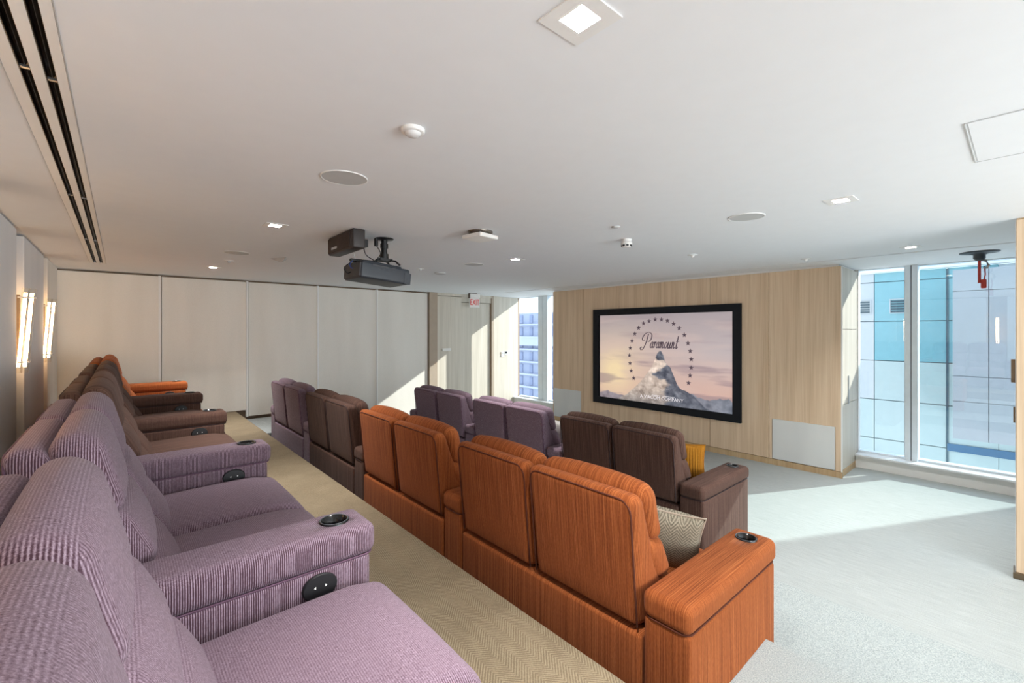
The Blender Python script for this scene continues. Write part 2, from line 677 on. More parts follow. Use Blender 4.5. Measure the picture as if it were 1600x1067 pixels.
MB().box(6.958, 6.978, YB + .02, YB + .078, 0, CEIL - .06).obj('jamb_shadow_gap', 'brownr', wb)
MB().bbox(7.052, XG - .02, YB - .0, YB + .08, 0, CEIL - .002, .004).obj('panel', 'oakp', wb)
# push bar plate on the door bay
g = MB().bbox(5.53, 5.76, YB - .045, YB - .012, 1.44, 1.50, .006)
t_ = thing('wall_plate', 'small white rectangular sign plate on the pale door bay under the exit sign', 'sign', (5.65, YB, 1.47))
g.obj('plate', 'plastic', t_, (-5.65, -YB, -1.47))
MB().box(5.56, 5.73, YB - .012, YB + .0, 1.445, 1.495).obj('backing', 'steel', t_, (-5.65, -YB, -1.47))

t_ = thing('thermostat', 'small white thermostat with dark display on the pale oak wall by the far window', 'thermostat', (7.36, YB, 1.32))
MB().bbox(-.07, .035, -.02, .0, -.07, .05, .004).obj('cover', 'plastic', t_)
MB().bbox(.05, .13, -.02, .0, -.03, .06, .004).obj('cover', 'plastic', t_)
MB().box(.06, .12, -.023, -.018, 0, .05).obj('display', 'blackg', t_)
MB().box(-.05, .015, -.023, -.018, -.01, .03).obj('display', 'greyp', t_)

# ------------------------------------------------------------------ screen wall: an oak-clad box standing before the glass
ws = struct(MB().box(XS + .03, XG - .16, 1.59, 6.63, 0, CEIL - .01).obj('wall_screen', 'brownr'))
sj = [1.544, 2.407, 3.259, 4.114, 4.968, 5.827, 6.657]
GR = [(1.613, 2.365, .085, .652), (5.876, 6.630, .085, .685)]
for i in range(6):
    a, b = sj[i] + .003, sj[i + 1] - .003
    if i in (0, 5):
        y0, y1, z0, z1 = GR[0] if i == 0 else GR[1]
        g = MB()
        g.box(XS, XS + .03, a, y0, .083, CEIL - .03).box(XS, XS + .03, y1, b, .083, CEIL - .03)
        g.box(XS, XS + .03, y0, y1, z1, CEIL - .03)
        g.obj('panel', 'oak', ws)
    else:
        MB().bbox(XS, XS + .03, a, b, .083, CEIL - .03, .0025).obj('panel', 'oak', ws)
MB().box(XS - .006, XS + .03, sj[0] - .006, sj[-1], 0, .078).obj('baseboard', 'oakd', ws)
# return of the box towards the window (faces the camera side)
for (z0, z1) in ((.083, .93), (.936, 1.92), (1.926, CEIL - .03)):
    MB().bbox(XS + .032, XG - .06, 1.556, 1.59, z0, z1, .002).obj('panel', 'oakp', ws)
MB().box(XS + .03, XG - .06, 1.55, 1.59, 0, .078).obj('baseboard', 'oakd', ws)
MB().box(XS - .002, XS + .012, 1.538, 1.552, .0, CEIL - .03).obj('edge_strip', 'white', ws)
MB().box(XS + .032, XG - .06, 6.63, 6.655, 0.0, CEIL - .03).obj('panel', 'oakp', ws)
MB().box(XS + .02, XG - .1, 1.58, 6.64, CEIL - .03, CEIL).obj('shadow_gap', 'white', ws)
MB().box(XS + .36, XS + .39, 1.548, 1.556, .92, 1.30).obj('door_pull', 'steel', ws)
for k, (y0, y1, z0, z1) in enumerate(GR):
    t_ = thing('speaker_grille', ['white cloth speaker grille low in the oak wall, right of the screen',
                                  'white cloth speaker grille low in the oak wall, left of the screen'][k], 'speaker', (XS, (y0 + y1) / 2, z0), group=None)
    h = (y1 - y0) / 2 - .004
    MB().bbox(-.004, .025, -h, h, .004, z1 - z0 - .004, .004).obj('grille_cloth', 'grille', t_)
    MB().frame('x', -h, h, .002, z1 - z0 - .002, .0, .028, .006).obj('frame', 'white', t_)

# ------------------------------------------------------------------ windows
def window(name, y0, y1, mull):
    wn_ = struct(MB().box(XG - .16, XG + .12, y0, y1, 0, .165).obj(name, 'white'))
    MB().box(XG - .20, XG + .0, y0, y1, .165, .185).obj('sill', 'wmetal', wn_)
    MB().box(XG + .0, XG + .12, y0, y1, .185, .21).obj('bottom_rail', 'alu', wn_)
    MB().box(XG + .0, XG + .12, y0, y1, CEIL - .012, CEIL + .16).obj('top_rail', 'alu', wn_)
    ed = [y0] + [v for m_ in mull for v in m_] + [y1]
    for i in range(0, len(ed), 2):
        MB().box(XG + .03, XG + .038, ed[i], ed[i + 1], .2, CEIL).obj('pane', 'glass', wn_)
        MB().box(XG + .025, XG + .043, ed[i], ed[i] + .012, .21, CEIL).obj('gasket', 'alud', wn_)
    for (a, b) in mull:
        c = (a + b) / 2
        MB().bbox(XG - .05, XG + .12, a, c - .005, .18, CEIL, .004).obj('mullion', 'alu', wn_)
        MB().bbox(XG - .05, XG + .12, c + .005, b, .18, CEIL, .004).obj('mullion', 'alu', wn_)
        MB().box(XG - .03, XG + .1, c - .006, c + .006, .18, CEIL).obj('gasket', 'alud', wn_)
    return wn_


window('window_1', -2.2, 1.55, [(.915, 1.045), (-.72, -.59)])
wn2 = window('window_2', 6.66, YB, [(7.66, 7.98)])
struct(MB().box(XG + .0, XG + .12, 1.55, 6.66, 0, CEIL + .16).obj('wall_glass', 'white'))
struct(MB().box(XG + .0, XG + .12, YN, -2.2, 0, CEIL + .16).obj('wall_glass', 'white'))
# unseen wall behind the camera, its long window added to let in light
wr = MB()
wr.box(XL, XG, YN - .12, YN, 0, .7).box(XL, XG, YN - .12, YN, 2.78, CEIL + .16)
wr.box(XL, .2, YN - .12, YN, .7, 2.78).box(5.0, XG, YN - .12, YN, .7, 2.78)
wr = struct(wr.obj('wall_rear', 'panelw'))
MB().box(.2, 5.0, YN - .07, YN - .06, .7, 2.78).obj('pane', 'glass', wr)
MB().frame('y', .2, 5.0, .7, 2.78, YN - .1, YN - .02, .05).obj('window_frame', 'alu', wr)
# oak partition at the right edge of the view
wp = struct(MB().box(5.205, 5.32, YN, .035, .06, CEIL - .0).obj('wall_right', 'oakd'))
MB().bbox(5.19, 5.205, -1.9, .038, .045, CEIL - .012, .003).obj('panel', 'oak', wp)
MB().bbox(5.19, 5.205, -3.4, -1.906, .045, CEIL - .012, .003).obj('panel', 'oak', wp)
MB().box(5.198, 5.315, .035, .043, .045, CEIL - .01).obj('edge_strip', 'white', wp)
MB().bbox(5.165, 5.33, YN, .055, 0, .045, .003).obj('baseboard', 'bronze', wp)
MB().box(5.21, 5.25, .043, .066, 1.50, 1.68).obj('latch_plate', 'bronze', wp)
MB().box(5.21, 5.25, .043, .054, 1.19, 1.31).obj('latch_plate', 'bronze', wp)

# ------------------------------------------------------------------ view outside
fb = thing('facade', 'teal and pale glass panelled building front close outside the right window', 'building', (12, 1.5, -4))
MB().box(.06, .5, -1.85, 2.3, 0, 7.1).obj('wall', 'joint', fb)
MB().bbox(-.08, .06, -1.86, 2.3, 1.9 + 5.225, CZ + 5.30, .004).obj('coping', 'white', fb)
for (ya, yb) in ((-.35, .96), (.97, 2.09), (2.1, 3.75)):
    MB().bbox(.02, .06, ya - 1.5, yb - 1.5, CZ + 5.31, CZ + 5.95, .003).obj('facade_panel', 'pale', fb)
MB().box(-.02, .52, -1.86, 2.31, CZ + 5.95, CZ + 6.0).obj('coping', 'white', fb)
zs = [-4 + .0] + [CZ + .143 - .815 * k for k in range(6, -3, -1)]
zs = [CZ + 1.02 - .82 * k for k in range(8, -1, -1)] + [CZ + 1.22]
cols = [(-.35, .30, 'greyw'), (.30, .965, 'teal'), (.985, 2.08, 'teal'), (2.085, 3.75, 'greyw')]
for (ya, yb, cm) in cols:
    for k in range(len(zs) - 1):
        z0, z1 = zs[k], zs[k + 1]
        m_ = cm if z0 > CZ - .7 else ('pale' if cm == 'teal' else 'greyw')
        if z0 < CZ - 1.9 and cm != 'teal':
            m_ = 'pale'
        MB().bbox(0, .06, ya - 1.5 + .003, yb - 1.5 - .003, z0 + .007 + 4, z1 - .007 + 4, .003).obj('facade_panel', m_, fb)
MB().bbox(-.03, .0, -1.85, -.53, CZ - 2.30 + 4, CZ - 2.16 + 4, .003).obj('blue_band', 'blue', fb)
for yc in (1.62, 2.35):
    MB().frame('x', yc - .21 - 1.5, yc + .21 - 1.5, CZ + .36 + 4, CZ + .66 + 4, -.02, .0, .015).obj('vent_frame', 'greyw', fb)
    for k in range(5):
        MB().box(-.015, .0, yc - .19 - 1.5, yc + .19 - 1.5, CZ + .385 + .052 * k + 4, CZ + .415 + .052 * k + 4).obj('vent_slat', 'vent', fb)

MB().box(-.02, .03, .955 - 1.5, .985 - 1.5, 0, 7.1).obj('joint_strip', 'vent', fb)  # raised strip standing for the dark vertical joint between panels
gb = thing('facade_box', 'lilac grey panelled box projecting from the building outside the right window pane', 'building', (10.5, .3, CZ - 1.8))
MB().box(.03, 1.45, -.46, .48, 0, 2.82).obj('wall', 'lilac', gb)
zz = [0, .63, 1.05, 2.46, 2.82]
for (ya, yb) in ((-.47, .065), (.075, .485)):
    for k in range(4):
        MB().bbox(0, .03, ya, yb, zz[k] + .004, zz[k + 1] - .004, .003).obj('facade_panel', 'lilac', gb)

wg = thing('sun_block_wing', 'added pale block out of view beyond the right end of the tall glass, keeping sun off the carpet', 'building', (10.6, -4.6, -4))  # unseen block, added to keep direct sun off the front carpet
MB().box(0, .8, -2.4, 2.6, 0, 8.2).obj('wall', 'greyw', wg)
for k in range(10):
    for j in range(3):
        MB().bbox(-.04, .0, -2.39 + 1.665 * j, -.74 + 1.665 * j, .03 + .81 * k, .83 + .81 * k, .004).obj('facade_panel', 'lilac', wg)
MB().box(-.05, .85, -2.42, 2.61, 8.2, 8.25).obj('coping', 'white', wg)

tw = thing('tower', 'distant pale blue residential tower seen through the narrow far window', 'building', (72, 78, CZ - 40))
MB().box(.6, 14, -12, 12, 0, 44.2).obj('wall', 'tower', tw)
for k in range(11):
    z = 44.2 - 2.9 * (k + 1)
    MB().box(-.6, .6, -12, 12, z, z + .35).obj('balcony_slab', 'towers', tw)
wme = MB().box(.4, .66, -.8, .8, 0, 1.9).mesh('window')
bme = MB().box(.4, .66, -.5, .5, 0, 1.9).mesh('window')
for k in range(11):
    z = 44.2 - 2.9 * (k + 1) + .5
    for j in range(6):
        link('window', wme if j % 2 else bme, 'towerw', tw, (0, -9.4 + 3.7 * j, z))
MB().box(-.5, .6, -12, 12, 36.6, 38.4).obj('parapet', 'towers', tw)

# ------------------------------------------------------------------ ceiling fittings
GL = 'recessed square downlights'
for (x, y, h, lab) in LIGHTS:
    t_ = thing('downlight', lab, 'light', (x, y, CEIL), group=GL)
    o_ = .082
    g = MB()
    g.frame('z', -o_, o_, -o_, o_, -.004, .0, o_ - h + .018)
    g.obj('trim', 'white', t_)
    i0, i1, d_ = h - .018, .03, .075
    g = MB()
    g.add([(sx_ * a, sy_ * a, z) for a, z in ((i0, 0), (i1, d_)) for sx_, sy_ in ((-1, -1), (1, -1), (1, 1), (-1, 1))],
          [(i, (i + 1) % 4, 4 + (i + 1) % 4, 4 + i) for i in range(4)])
    g.obj('reflector', 'reflect', t_)
    MB().box(-i1, i1, -i1, i1, d_, d_ + .004).obj('diffuser', 'led', t_)
    la = area('downlight_lamp', (0, 0, .066), (0, 0, -1), .055, .055, 27, (1.0, .98, .96))
    la.parent = t_

GS = 'round flush ceiling speakers'
for (x, y, lab) in ((.957, 2.536, 'large round grey flush speaker left of the round sensor, nearest the camera'),
                    (3.587, 1.391, 'round grey flush speaker beside the right square downlight'),
                    (.976, 5.756, 'round grey flush speaker left of the projector near the far panels'),
                    (3.47, 4.72, 'round flush speaker just right of the projector, seen very flat')):
    t_ = thing('ceiling_speaker', lab, 'speaker', (x, y, CEIL), group=GS)
    MB().lathe((0, 0, 0), [(.127, 0), (.127, -.004), (.121, -.005), (.119, -.002)], 40).obj('rim', 'white', t_)
    MB().cyl((0, 0, 0), .119, -.003, 0, 40).obj('grille', 'greyp', t_)

t_ = thing('occupancy_sensor', 'round shiny white sensor dome on the ceiling above the projector', 'sensor', (.948, 1.73, CEIL))
MB().lathe((0, 0, 0), [(.05, 0), (.05, -.012), (.046, -.016), (.036, -.017)], 32).obj('base', 'plastic', t_)
MB().lathe((0, 0, 0), [(.036, -.015), (.033, -.024), (.022, -.031), (0.0005, -.034)], 32).obj('lens', 'sensor', t_)

t_ = thing('wireless_access_point', 'square white box hanging from a dark bracket right of the projector', 'device', (2.37, 3.13, CEIL), R(8))
MB().lathe((0, 0, 0), [(.11, 0), (.11, -.012), (.085, -.03), (.0005, -.03)], 28).obj('bracket', 'slotm', t_)
MB().cushion(-.115, .115, -.115, .115, -.068, -.03, .014, m=2).obj('case', 'plastic', t_)

t_ = thing('sprinkler', 'small round grey sprinkler cover beside the smoke detector', 'sprinkler', (3.10, 2.233, CEIL))
MB().lathe((0, 0, 0), [(.035, 0), (.035, -.006), (.02, -.012), (.0005, -.012)], 24).obj('cover', 'greyp', t_)
t_ = thing('smoke_detector', 'white smoke detector with dark slotted rim in mid ceiling', 'detector', (3.611, 2.478, CEIL))
MB().lathe((0, 0, 0), [(.045, 0), (.045, -.03), (.052, -.032), (.052, -.05), (.047, -.055)], 28).obj('base', 'plastic', t_)
MB().lathe((0, 0, 0), [(.047, -.05), (.042, -.068), (.03, -.075), (.0005, -.076)], 28).obj('cap', 'plastic', t_)
for k in range(8):
    a = 2 * PI * k / 8
    o = MB().box(-.002, .004, -.011, .011, -.068, -.053).obj('slot', 'rubber', t_)
    o.location = (.045 * math.cos(a), .045 * math.sin(a), 0)
    o.rotation_euler = (0, 0, a)
for (x, y, lab) in ((4.905, 2.483, 'small white conical sprinkler head before the oak screen wall'),
                    (6.187, 1.72, 'tiny white flush sprinkler by the slot above the wall corner'),
                    (3.158, 5.549, 'small dark sprinkler dot above the far panels by the projector'),
                    (1.011, 6.446, 'tiny grey sprinkler near the far left panels')):
    t_ = thing('sprinkler', lab, 'sprinkler', (x, y, CEIL), group='small ceiling sprinklers')
    MB().lathe((0, 0, 0), [(.055, 0), (.053, -.004), (.02, -.008)], 24).obj('plate', 'white', t_)
    MB().lathe((0, 0, 0), [(.022, -.006), (.012, -.03), (.006, -.034), (.0005, -.034)], 16).obj('head', 'greyp' if x < 4 else 'plastic', t_)
t_ = thing('sprinkler', 'round grey sprinkler ring left of the exit sign', 'sprinkler', (3.589, 5.72, CEIL))
MB().lathe((0, 0, 0), [(.085, 0), (.085, -.012), (.07, -.022), (.0005, -.022)], 28).obj('cover', 'greyp', t_)
t_ = thing('wedge_fitting', 'small grey triangular fitting on the ceiling left of the projector', 'sensor', (1.445, 5.809, CEIL))
MB().add([(-.09, .14, 0), (.09, .14, 0), (.02, -.12, 0), (0, .0, -.055)], [(0, 1, 2), (0, 3, 1), (1, 3, 2), (2, 3, 0)]).obj('cover', 'greyp', t_)

t_ = thing('access_panel', 'flush white access hatch at the right of the ceiling', 'hatch', (2.98, -.16, CEIL))
MB().bbox(-.315, .315, -.315, .315, -.003, .0, .001).obj('door', 'ceiling', t_)
MB().frame('z', -.325, .325, -.325, .325, -.0035, -.0005, .003).obj('edge', 'greyp', t_)

t_ = thing('slot_diffuser', 'long twin slot air diffuser with dark blades along the left of the ceiling', 'vent', (-.21, 2.2, CEIL))
for xc in (-.236, -.176):
    g = MB()
    g.box(xc - .0145 + .21, xc + .0145 + .21, -5.6, 5.56, .03, .034)
    g.box(xc - .0145 + .21, xc - .0125 + .21, -5.6, 5.56, .0, .03).box(xc + .0125 + .21, xc + .0145 + .21, -5.6, 5.56, .0, .03)
    g.obj('slot_liner', 'slot', t_)
    for k in range(6):
        y0 = -5.55 + 1.85 * k + (.0 if xc < -.2 else .05)
        g = MB()
        g.add([(xc + .21 + .001, y0, .004), (xc + .21 + .0115, y0, .02), (xc + .21 + .0115, y0 + 1.8, .02), (xc + .21 + .001, y0 + 1.8, .004),
               (xc + .21 + .003, y0, .002), (xc + .21 + .0125, y0, .018), (xc + .21 + .0125, y0 + 1.8, .018), (xc + .21 + .003, y0 + 1.8, .002)],
              [(0, 1, 2, 3), (7, 6, 5, 4), (0, 4, 5, 1), (1, 5, 6, 2), (2, 6, 7, 3), (3, 7, 4, 0)])
        g.obj('blade', 'slotm', t_)
        MB().box(xc + .21 - .012, xc + .21 + .012, y0 - .03, y0 - .015, .004, .012).obj('clip', 'steel', t_)
g = MB()
for (a, b) in ((-.286, -.251), (-.222, -.191), (-.162, -.135)):
    g.box(a + .21, b + .21, -5.6, 5.56, -.002, -.0002)
g.box(-.286 + .21, -.135 + .21, 5.56, 5.60, -.002, -.0002)
g.obj('face_strip', 'white', t_)
MB().box(-.1335 + .21, -.131 + .21, -5.6, 5.6, -.003, -.0002).box(-.2885 + .21, -.286 + .21, -5.6, 5.6, -.003, -.0002).obj('edge_line', 'greyp', t_)

t_ = thing('slot_diffuser', 'thin dark air slot running along the ceiling before the oak wall', 'vent', (6.58, 3.9, CEIL))
MB().box(-.016, .011, -3.8, 3.8, .028, .032).obj('slot_liner', 'slot', t_)
MB().box(-.006, -.003, -3.8, 3.8, .002, .026).obj('blade', 'slotm', t_)
g = MB().box(-.035, -.0155, -3.82, 3.82, -.003, -.0002).box(.0105, .03, -3.82, 3.82, -.003, -.0002)
g.obj('face_strip', 'wmetal', t_)
MB().box(-.03, .03, -3.90, -3.82, -.006, -.0002).obj('end_cap', 'wmetal', t_)

t_ = thing('exit_sign', 'small white exit sign with red letters hung over the far door', 'sign', (6.1, 8.33, CEIL))
MB().box(-.10, .10, -.02, .02, -.012, 0).obj('canopy', 'slotm', t_)
MB().box(-.115, -.10, -.03, .035, -.12, -.01).obj('side_cap', 'slotm', t_)
MB().cushion(-.1, .19, -.025, .025, -.105, -.012, .006, m=1, k=1, smooth=False).obj('housing', 'plastic', t_)
MB().bbox(-.10, .185, -.012, .012, -.33, -.105, .004).obj('sign_face', 'plastic', t_)
me = text_mesh('EXIT', .19, .002)
me.transform(Matrix.Diagonal((.68, 1.0, 1, 1)))
face_minus_y(me, (.043, -.0145, -.215))
link('lettering', me, 'red', t_)

t_ = thing('fan_bracket', 'dark ceiling bracket with a hanging red cord in front of the tall glass', 'bracket', (7.122, .322, CEIL))
MB().lathe((0, 0, 0), [(.16, 0), (.16, -.008), (.1, -.014), (.05, -.03), (.05, -.07), (.03, -.09), (.0005, -.095)], 24).obj('plate', 'proj', t_)
MB().cyl((0, 0, 0), .013, -.34, -.08, 12).obj('rod', 'redtag', t_)
MB().tube([(0, 0, -.08), (.0, -.05, -.1), (0, -.07, -.15), (0, -.055, -.18), (0, -.03, -.17)], .014).obj('hook', 'steel', t_)
MB().cushion(-.016, .016, -.055, -.01, -.40, -.30, .012, m=2).obj('tag', 'redtag', t_)
MB().tube([(0, -.04, -.16), (.0, -.045, -.25), (0, -.03, -.33)], .006).obj('cord', 'redtag', t_)

# ------------------------------------------------------------------ sconces on the left wall
GSc = 'glass wall sconces'
LS = {5.72: 'tilted glowing glass bar sconce on the left wall, the larger nearer one',
      7.44: 'glowing glass bar sconce on the left wall beside the far corner'}
for y in (7.44, 5.72, 3.95, 2.20, .45):
    t_ = thing('wall_sconce', LS.get(y) or ({3.95: 'glowing glass bar sconce on the left wall, third from the far corner', 2.20: 'glowing glass bar sconce on the left wall, beside the near lavender recliners', .45: 'glowing glass bar sconce on the left wall, nearest the camera'}[y]), 'lamp', (-.60, y, CZ + .0), group=GSc)
    t_.rotation_euler = (R(0), R(0), 0)
    tilt = .026
    MB().box(-.16, -.05, -.02, .02, -.29, .31).obj('back_plate', 'bronze', t_)
    g = MB()
    for (px, py) in ((-.035, -.03), (.0, .0)):
        g.tube([(px - tilt, py, -.36), (px + tilt, py, .37)], .026, 14)
    g.obj('glass_tube', 'tube', t_)
    g = MB()
    for (px, py) in ((-.035, -.03), (.0, .0)):
        g.tube([(px - tilt * .85, py, -.31), (px + tilt * .85, py, .33)], .011, 10)
    g.obj('light_rod', 'lamp', t_)
    for z in (-.27, .29):
        MB().box(-.06, .034 + tilt * z * 2.7, -.05, .03, z - .006, z + .006).obj('clip', 'steel', t_)

# ------------------------------------------------------------------ projector, bracket, speaker bar
t_ = thing('projector', 'dark grey ceiling projector hanging from a black pole mount', 'projector', (1.87, 3.96, CEIL))
MB().lathe((0, 0, 0), [(.085, 0), (.085, -.008), (.07, -.012), (.03, -.014), (.03, -.02)], 28).obj('mount_plate', 'black', t_)
g = MB().cyl((0, 0, 0), .028, -.17, -.012, 20).cyl((0, 0, 0), .036, -.09, -.05, 20).cyl((0, 0, 0), .04, -.19, -.145, 20)
g.obj('mount_pole', 'black', t_)
g = MB().box(-.06, .06, -.05, .05, -.215, -.19)
for (a, b) in ((-.15, -.1), (.1, -.12), (-.13, .12), (.12, .12)):
    g.tube([(0, 0, -.2), (a * .7, b * .7, -.215), (a, b, -.255)], .009)
g.obj('mount_arms', 'black', t_)
# body in its own frame, pitched down towards the screen
bd = Matrix.Translation((-.07, 0, -.345)) @ Matrix.Rotation(R(5), 4, 'Y')
def pj(g, name, m, par=None):
    me = g.mesh(name)
    me.transform(bd)
    return link(name, me, m, par or t_)
body = pj(MB().cushion(-.235, .235, -.19, .19, -.075, .068, .02, m=3, k=3), 'body', 'proj')
pj(MB().cushion(-.242, -.222, -.18, .18, -.064, .060, .009, m=3, k=2), 'rear_grille', 'projg', body)
pj(MB().cushion(-.21, .17, -.15, .17, .05, .09, .015, m=2, k=2), 'top_cover', 'proj', body)
g = MB()
for k in range(4):
    g.box(-.08 + .045 * k, -.055 + .045 * k, -.1925, -.188, .020, .026)
pj(g, 'button_row', 'projg', body)
g = MB().box(-.13, .02, -.1935, -.188, .04, .056).box(.05, .085, -.1935, -.188, .04, .056)
pj(g, 'label_plate', 'projg', body)
pj(MB().cyl((0, 0, 0), .05, .23, .262, 24, axis=0), 'lens', 'blackg', body)
pj(MB().box(.18, .245, -.193, -.15, -.07, .03), 'front_corner', 'proj', body)
def cable(pts, r, m):
    P = [Vector(p) for p in pts]
    out = []
    for i in range(len(P) - 1):
        a, b, c, d = P[max(i - 1, 0)], P[i], P[i + 1], P[min(i + 2, len(P) - 1)]
        for j in range(6):
            s = j / 6
            out.append(.5 * ((2 * b) + (c - a) * s + (2 * a - 5 * b + 4 * c - d) * s * s + (3 * b - a - 3 * c + d) * s ** 3))
    out.append(P[-1])
    return MB().tube(out, r, 6).obj('cable', m, t_)
MB().box(-.20, -.14, .04, .10, -.09, -.02).obj('wall_plug', 'black', t_)
MB().cyl((-.08, .0, 0), .018, -.08, -.01, 12).obj('plug', 'black', t_)
MB().cushion(-.32, -.10, .0, .035, -.245, -.215, .01, m=2).obj('adapter', 'black', t_)
cable([(-.08, 0, -.07), (-.05, -.03, -.15), (-.10, -.05, -.22), (-.06, -.04, -.26), (-.02, -.02, -.25)], .004, 'cableb')
cable([(-.17, .07, -.09), (-.16, .03, -.17), (-.08, -.02, -.23), (-.02, -.06, -.27)], .004, 'cableb')
cable([(-.30, .0, -.235), (-.33, -.01, -.28), (-.31, -.03, -.31), (-.24, -.04, -.29)], .005, 'cablew')
cable([(-.28, .02, -.23), (-.36, .04, -.30), (-.34, .02, -.35), (-.30, .02, -.33)], .005, 'cableb')
cable([(-.24, -.02, -.27), (-.18, -.09, -.285), (-.08, -.05, -.27), (-.12, .03, -.265), (-.2, .0, -.28), (-.1, -.08, -.28), (0, -.06, -.27)], .006, 'cableb')
cable([(-.26, .03, -.28), (-.2, -.06, -.29), (-.12, -.10, -.28), (-.05, .0, -.28)], .005, 'cableb')
cable([(-.22, .06, -.06), (-.27, .05, -.15), (-.26, .02, -.24)], .004, 'cableg')

t_ = thing('speaker_bar', 'dark brown speaker bar fixed to the ceiling beside the projector', 'speaker', (1.525, 4.0, CEIL))
MB().cushion(-.055, .055, -.295, .295, -.165, -.0, .014, m=2, k=2).obj('case', 'spk', t_)
MB().bbox(-.061, -.052, -.235, .285, -.152, -.018, .004).obj('grille_cloth', 'spkg', t_)
MB().box(-.0635, -.060, .06, .19, -.125, -.105).obj('badge', 'greyp', t_)

# ------------------------------------------------------------------ screen
t_ = thing('projection_screen', 'large wall screen in a wide black frame showing a mountain ringed by stars', 'screen', (XS - .001, 4.156, .523))
Y0, Y1, Z0, Z1 = 2.887, 5.381, CZ - 1.26, CZ + .352
OY, OZ = -4.156, -.523
XF = -.05
g = MB()
g.frame('x', 2.775 + OY, 5.537 + OY, CZ - 1.377 + OZ, CZ + .413 + OZ, XF, 0, .118)
g.obj('frame', 'frame', t_)
NU, NV = 330, 214
asp = (Y1 - Y0) / (Z1 - Z0)


def uv(cx, cy):
    """photo detail coordinates (crop grid) -> picture u,v"""
    x, y = 880 + cx / 3.335, 440 + cy / 3.335
    r0, r1, r2 = .7526 * (x - 800) + 460.95, -.6588 * (x - 800) + 526.6, 517 - y
    t = 6.95 / r0
    return (Y1 - r1 * t) / (Y1 - Y0), (CZ + .352 - (r2 * t + CZ)) / (Z1 - Z0)


def vnoise(u, v, f, seed):
    rs = np.random.RandomState(seed)
    G = rs.rand(64, 64)
    x, y = u * f[0], v * f[1]
    xi, yi = np.floor(x).astype(int), np.floor(y).astype(int)
    fx, fy = x - xi, y - yi
    fx, fy = fx * fx * (3 - 2 * fx), fy * fy * (3 - 2 * fy)
    g_ = lambda a, b: G[a % 64, b % 64]
    return (g_(xi, yi) * (1 - fx) + g_(xi + 1, yi) * fx) * (1 - fy) + (g_(xi, yi + 1) * (1 - fx) + g_(xi + 1, yi + 1) * fx) * fy


def fbm(u, v, f, seed, o=4):
    s = 0
    a = .5
    for k in range(o):
        s = s + a * vnoise(u, v, (f[0] * 2 ** k, f[1] * 2 ** k), seed + k)
        a *= .5
    return s


uu, vv = np.meshgrid(np.linspace(0, 1, NU + 1), np.linspace(0, 1, NV + 1))
wu = uu + .03 * (fbm(uu, vv, (6, 6), 9) - .5)
C3 = lambda r_, g_, b_: np.array([r_, g_, b_], float)
top, mid, hor = C3(168, 158, 170), C3(206, 182, 184), C3(222, 178, 168)
w1 = np.clip(vv / .45, 0, 1)[..., None]
w2 = np.clip((vv - .45) / .4, 0, 1)[..., None]
img = top * (1 - w1) + mid * w1
img = img * (1 - w2) + hor * w2
blu = np.clip((uu - .35) * 1.6, 0, 1)[..., None] * np.clip(1 - abs(vv - .4) / .35, 0, 1)[..., None]
img = img * (1 - .35 * blu) + C3(176, 180, 200) * .35 * blu
su, sv = uv(265, 465)
d = np.sqrt(((uu - su) * asp) ** 2 + (vv - sv) ** 2)
gl = np.clip(1.25 * np.exp(-(d / .26) ** 1.2), 0, 1)[..., None]
img = img * (1 - gl) + C3(255, 226, 176) * gl
cl = fbm(wu, vv, (3.2, 11), 3, 5)
cm = np.clip((cl - .47) * 5, 0, 1)[..., None]
img = img * (1 - .32 * cm) + C3(222, 190, 186) * .32 * cm
cd = np.clip((fbm(wu, vv, (2.6, 15), 23, 5) - .52) * 6, 0, 1)[..., None] * (.35 + .65 * (vv[..., None] > .55))
img = img * (1 - .45 * cd) + C3(138, 116, 136) * .45 * cd
# far range
def poly(pts):
    P = sorted(uv(*p) for p in pts)
    return np.interp(uu, [p[0] for p in P], [p[1] for p in P])
jit = (fbm(uu, vv * 0 + .3, (40, 1), 31, 3) - .45) * .03
rng = poly([(192, 572), (230, 566), (290, 585), (340, 590), (560, 520), (600, 556), (645, 575), (700, 598), (720, 606), (760, 622), (790, 612), (815, 608), (835, 618), (860, 610), (892, 636)]) + jit
msk = np.clip((vv - rng) * 90, 0, 1)[..., None]
fogc = C3(150, 136, 150) * (1 - uu[..., None]) + C3(116, 124, 146) * uu[..., None]
rt = fbm(uu, vv, (26, 20), 41, 4)[..., None]
img = img * (1 - msk) + (fogc + (rt - .45) * 90) * msk
# main mountain
mt = poly([(240, 640), (290, 602), (330, 583), (370, 548), (400, 520), (425, 488), (448, 458), (470, 420), (486, 376), (500, 358), (508, 360), (520, 384),
           (527, 410), (540, 434), (556, 446), (572, 486), (590, 532), (606, 556), (640, 572), (672, 590), (705, 622), (735, 655), (770, 676), (892, 700)]) + jit * .5
mm = np.clip((vv - mt) * 120, 0, 1)[..., None]
pu, pv = uv(503, 357)
ridge = pu + .02 * np.sin(vv * 26) + (vv - pv) * .10 + (fbm(uu, vv, (12, 16), 51, 4) - .45) * .22
lit = np.clip((ridge - uu) * 26, 0, 1)[..., None]
tx = fbm(uu - vv * .5, vv + uu * .7, (30, 22), 61, 5)[..., None]
litc = C3(214, 192, 182) + (tx - .45) * 150
litc = litc * np.clip(1.1 - (vv[..., None] - pv) * .45, .5, 1.1)
shc = C3(98, 102, 122) + (tx - .45) * 130
mc = shc * (1 - lit) + litc * lit
dk = np.clip((vv - .86) * 6, 0, 1)[..., None]
mc = mc * (1 - .35 * dk) + C3(84, 96, 116) * .35 * dk
img = img * (1 - mm) + mc * mm
gm = img.mean(axis=2, keepdims=True)
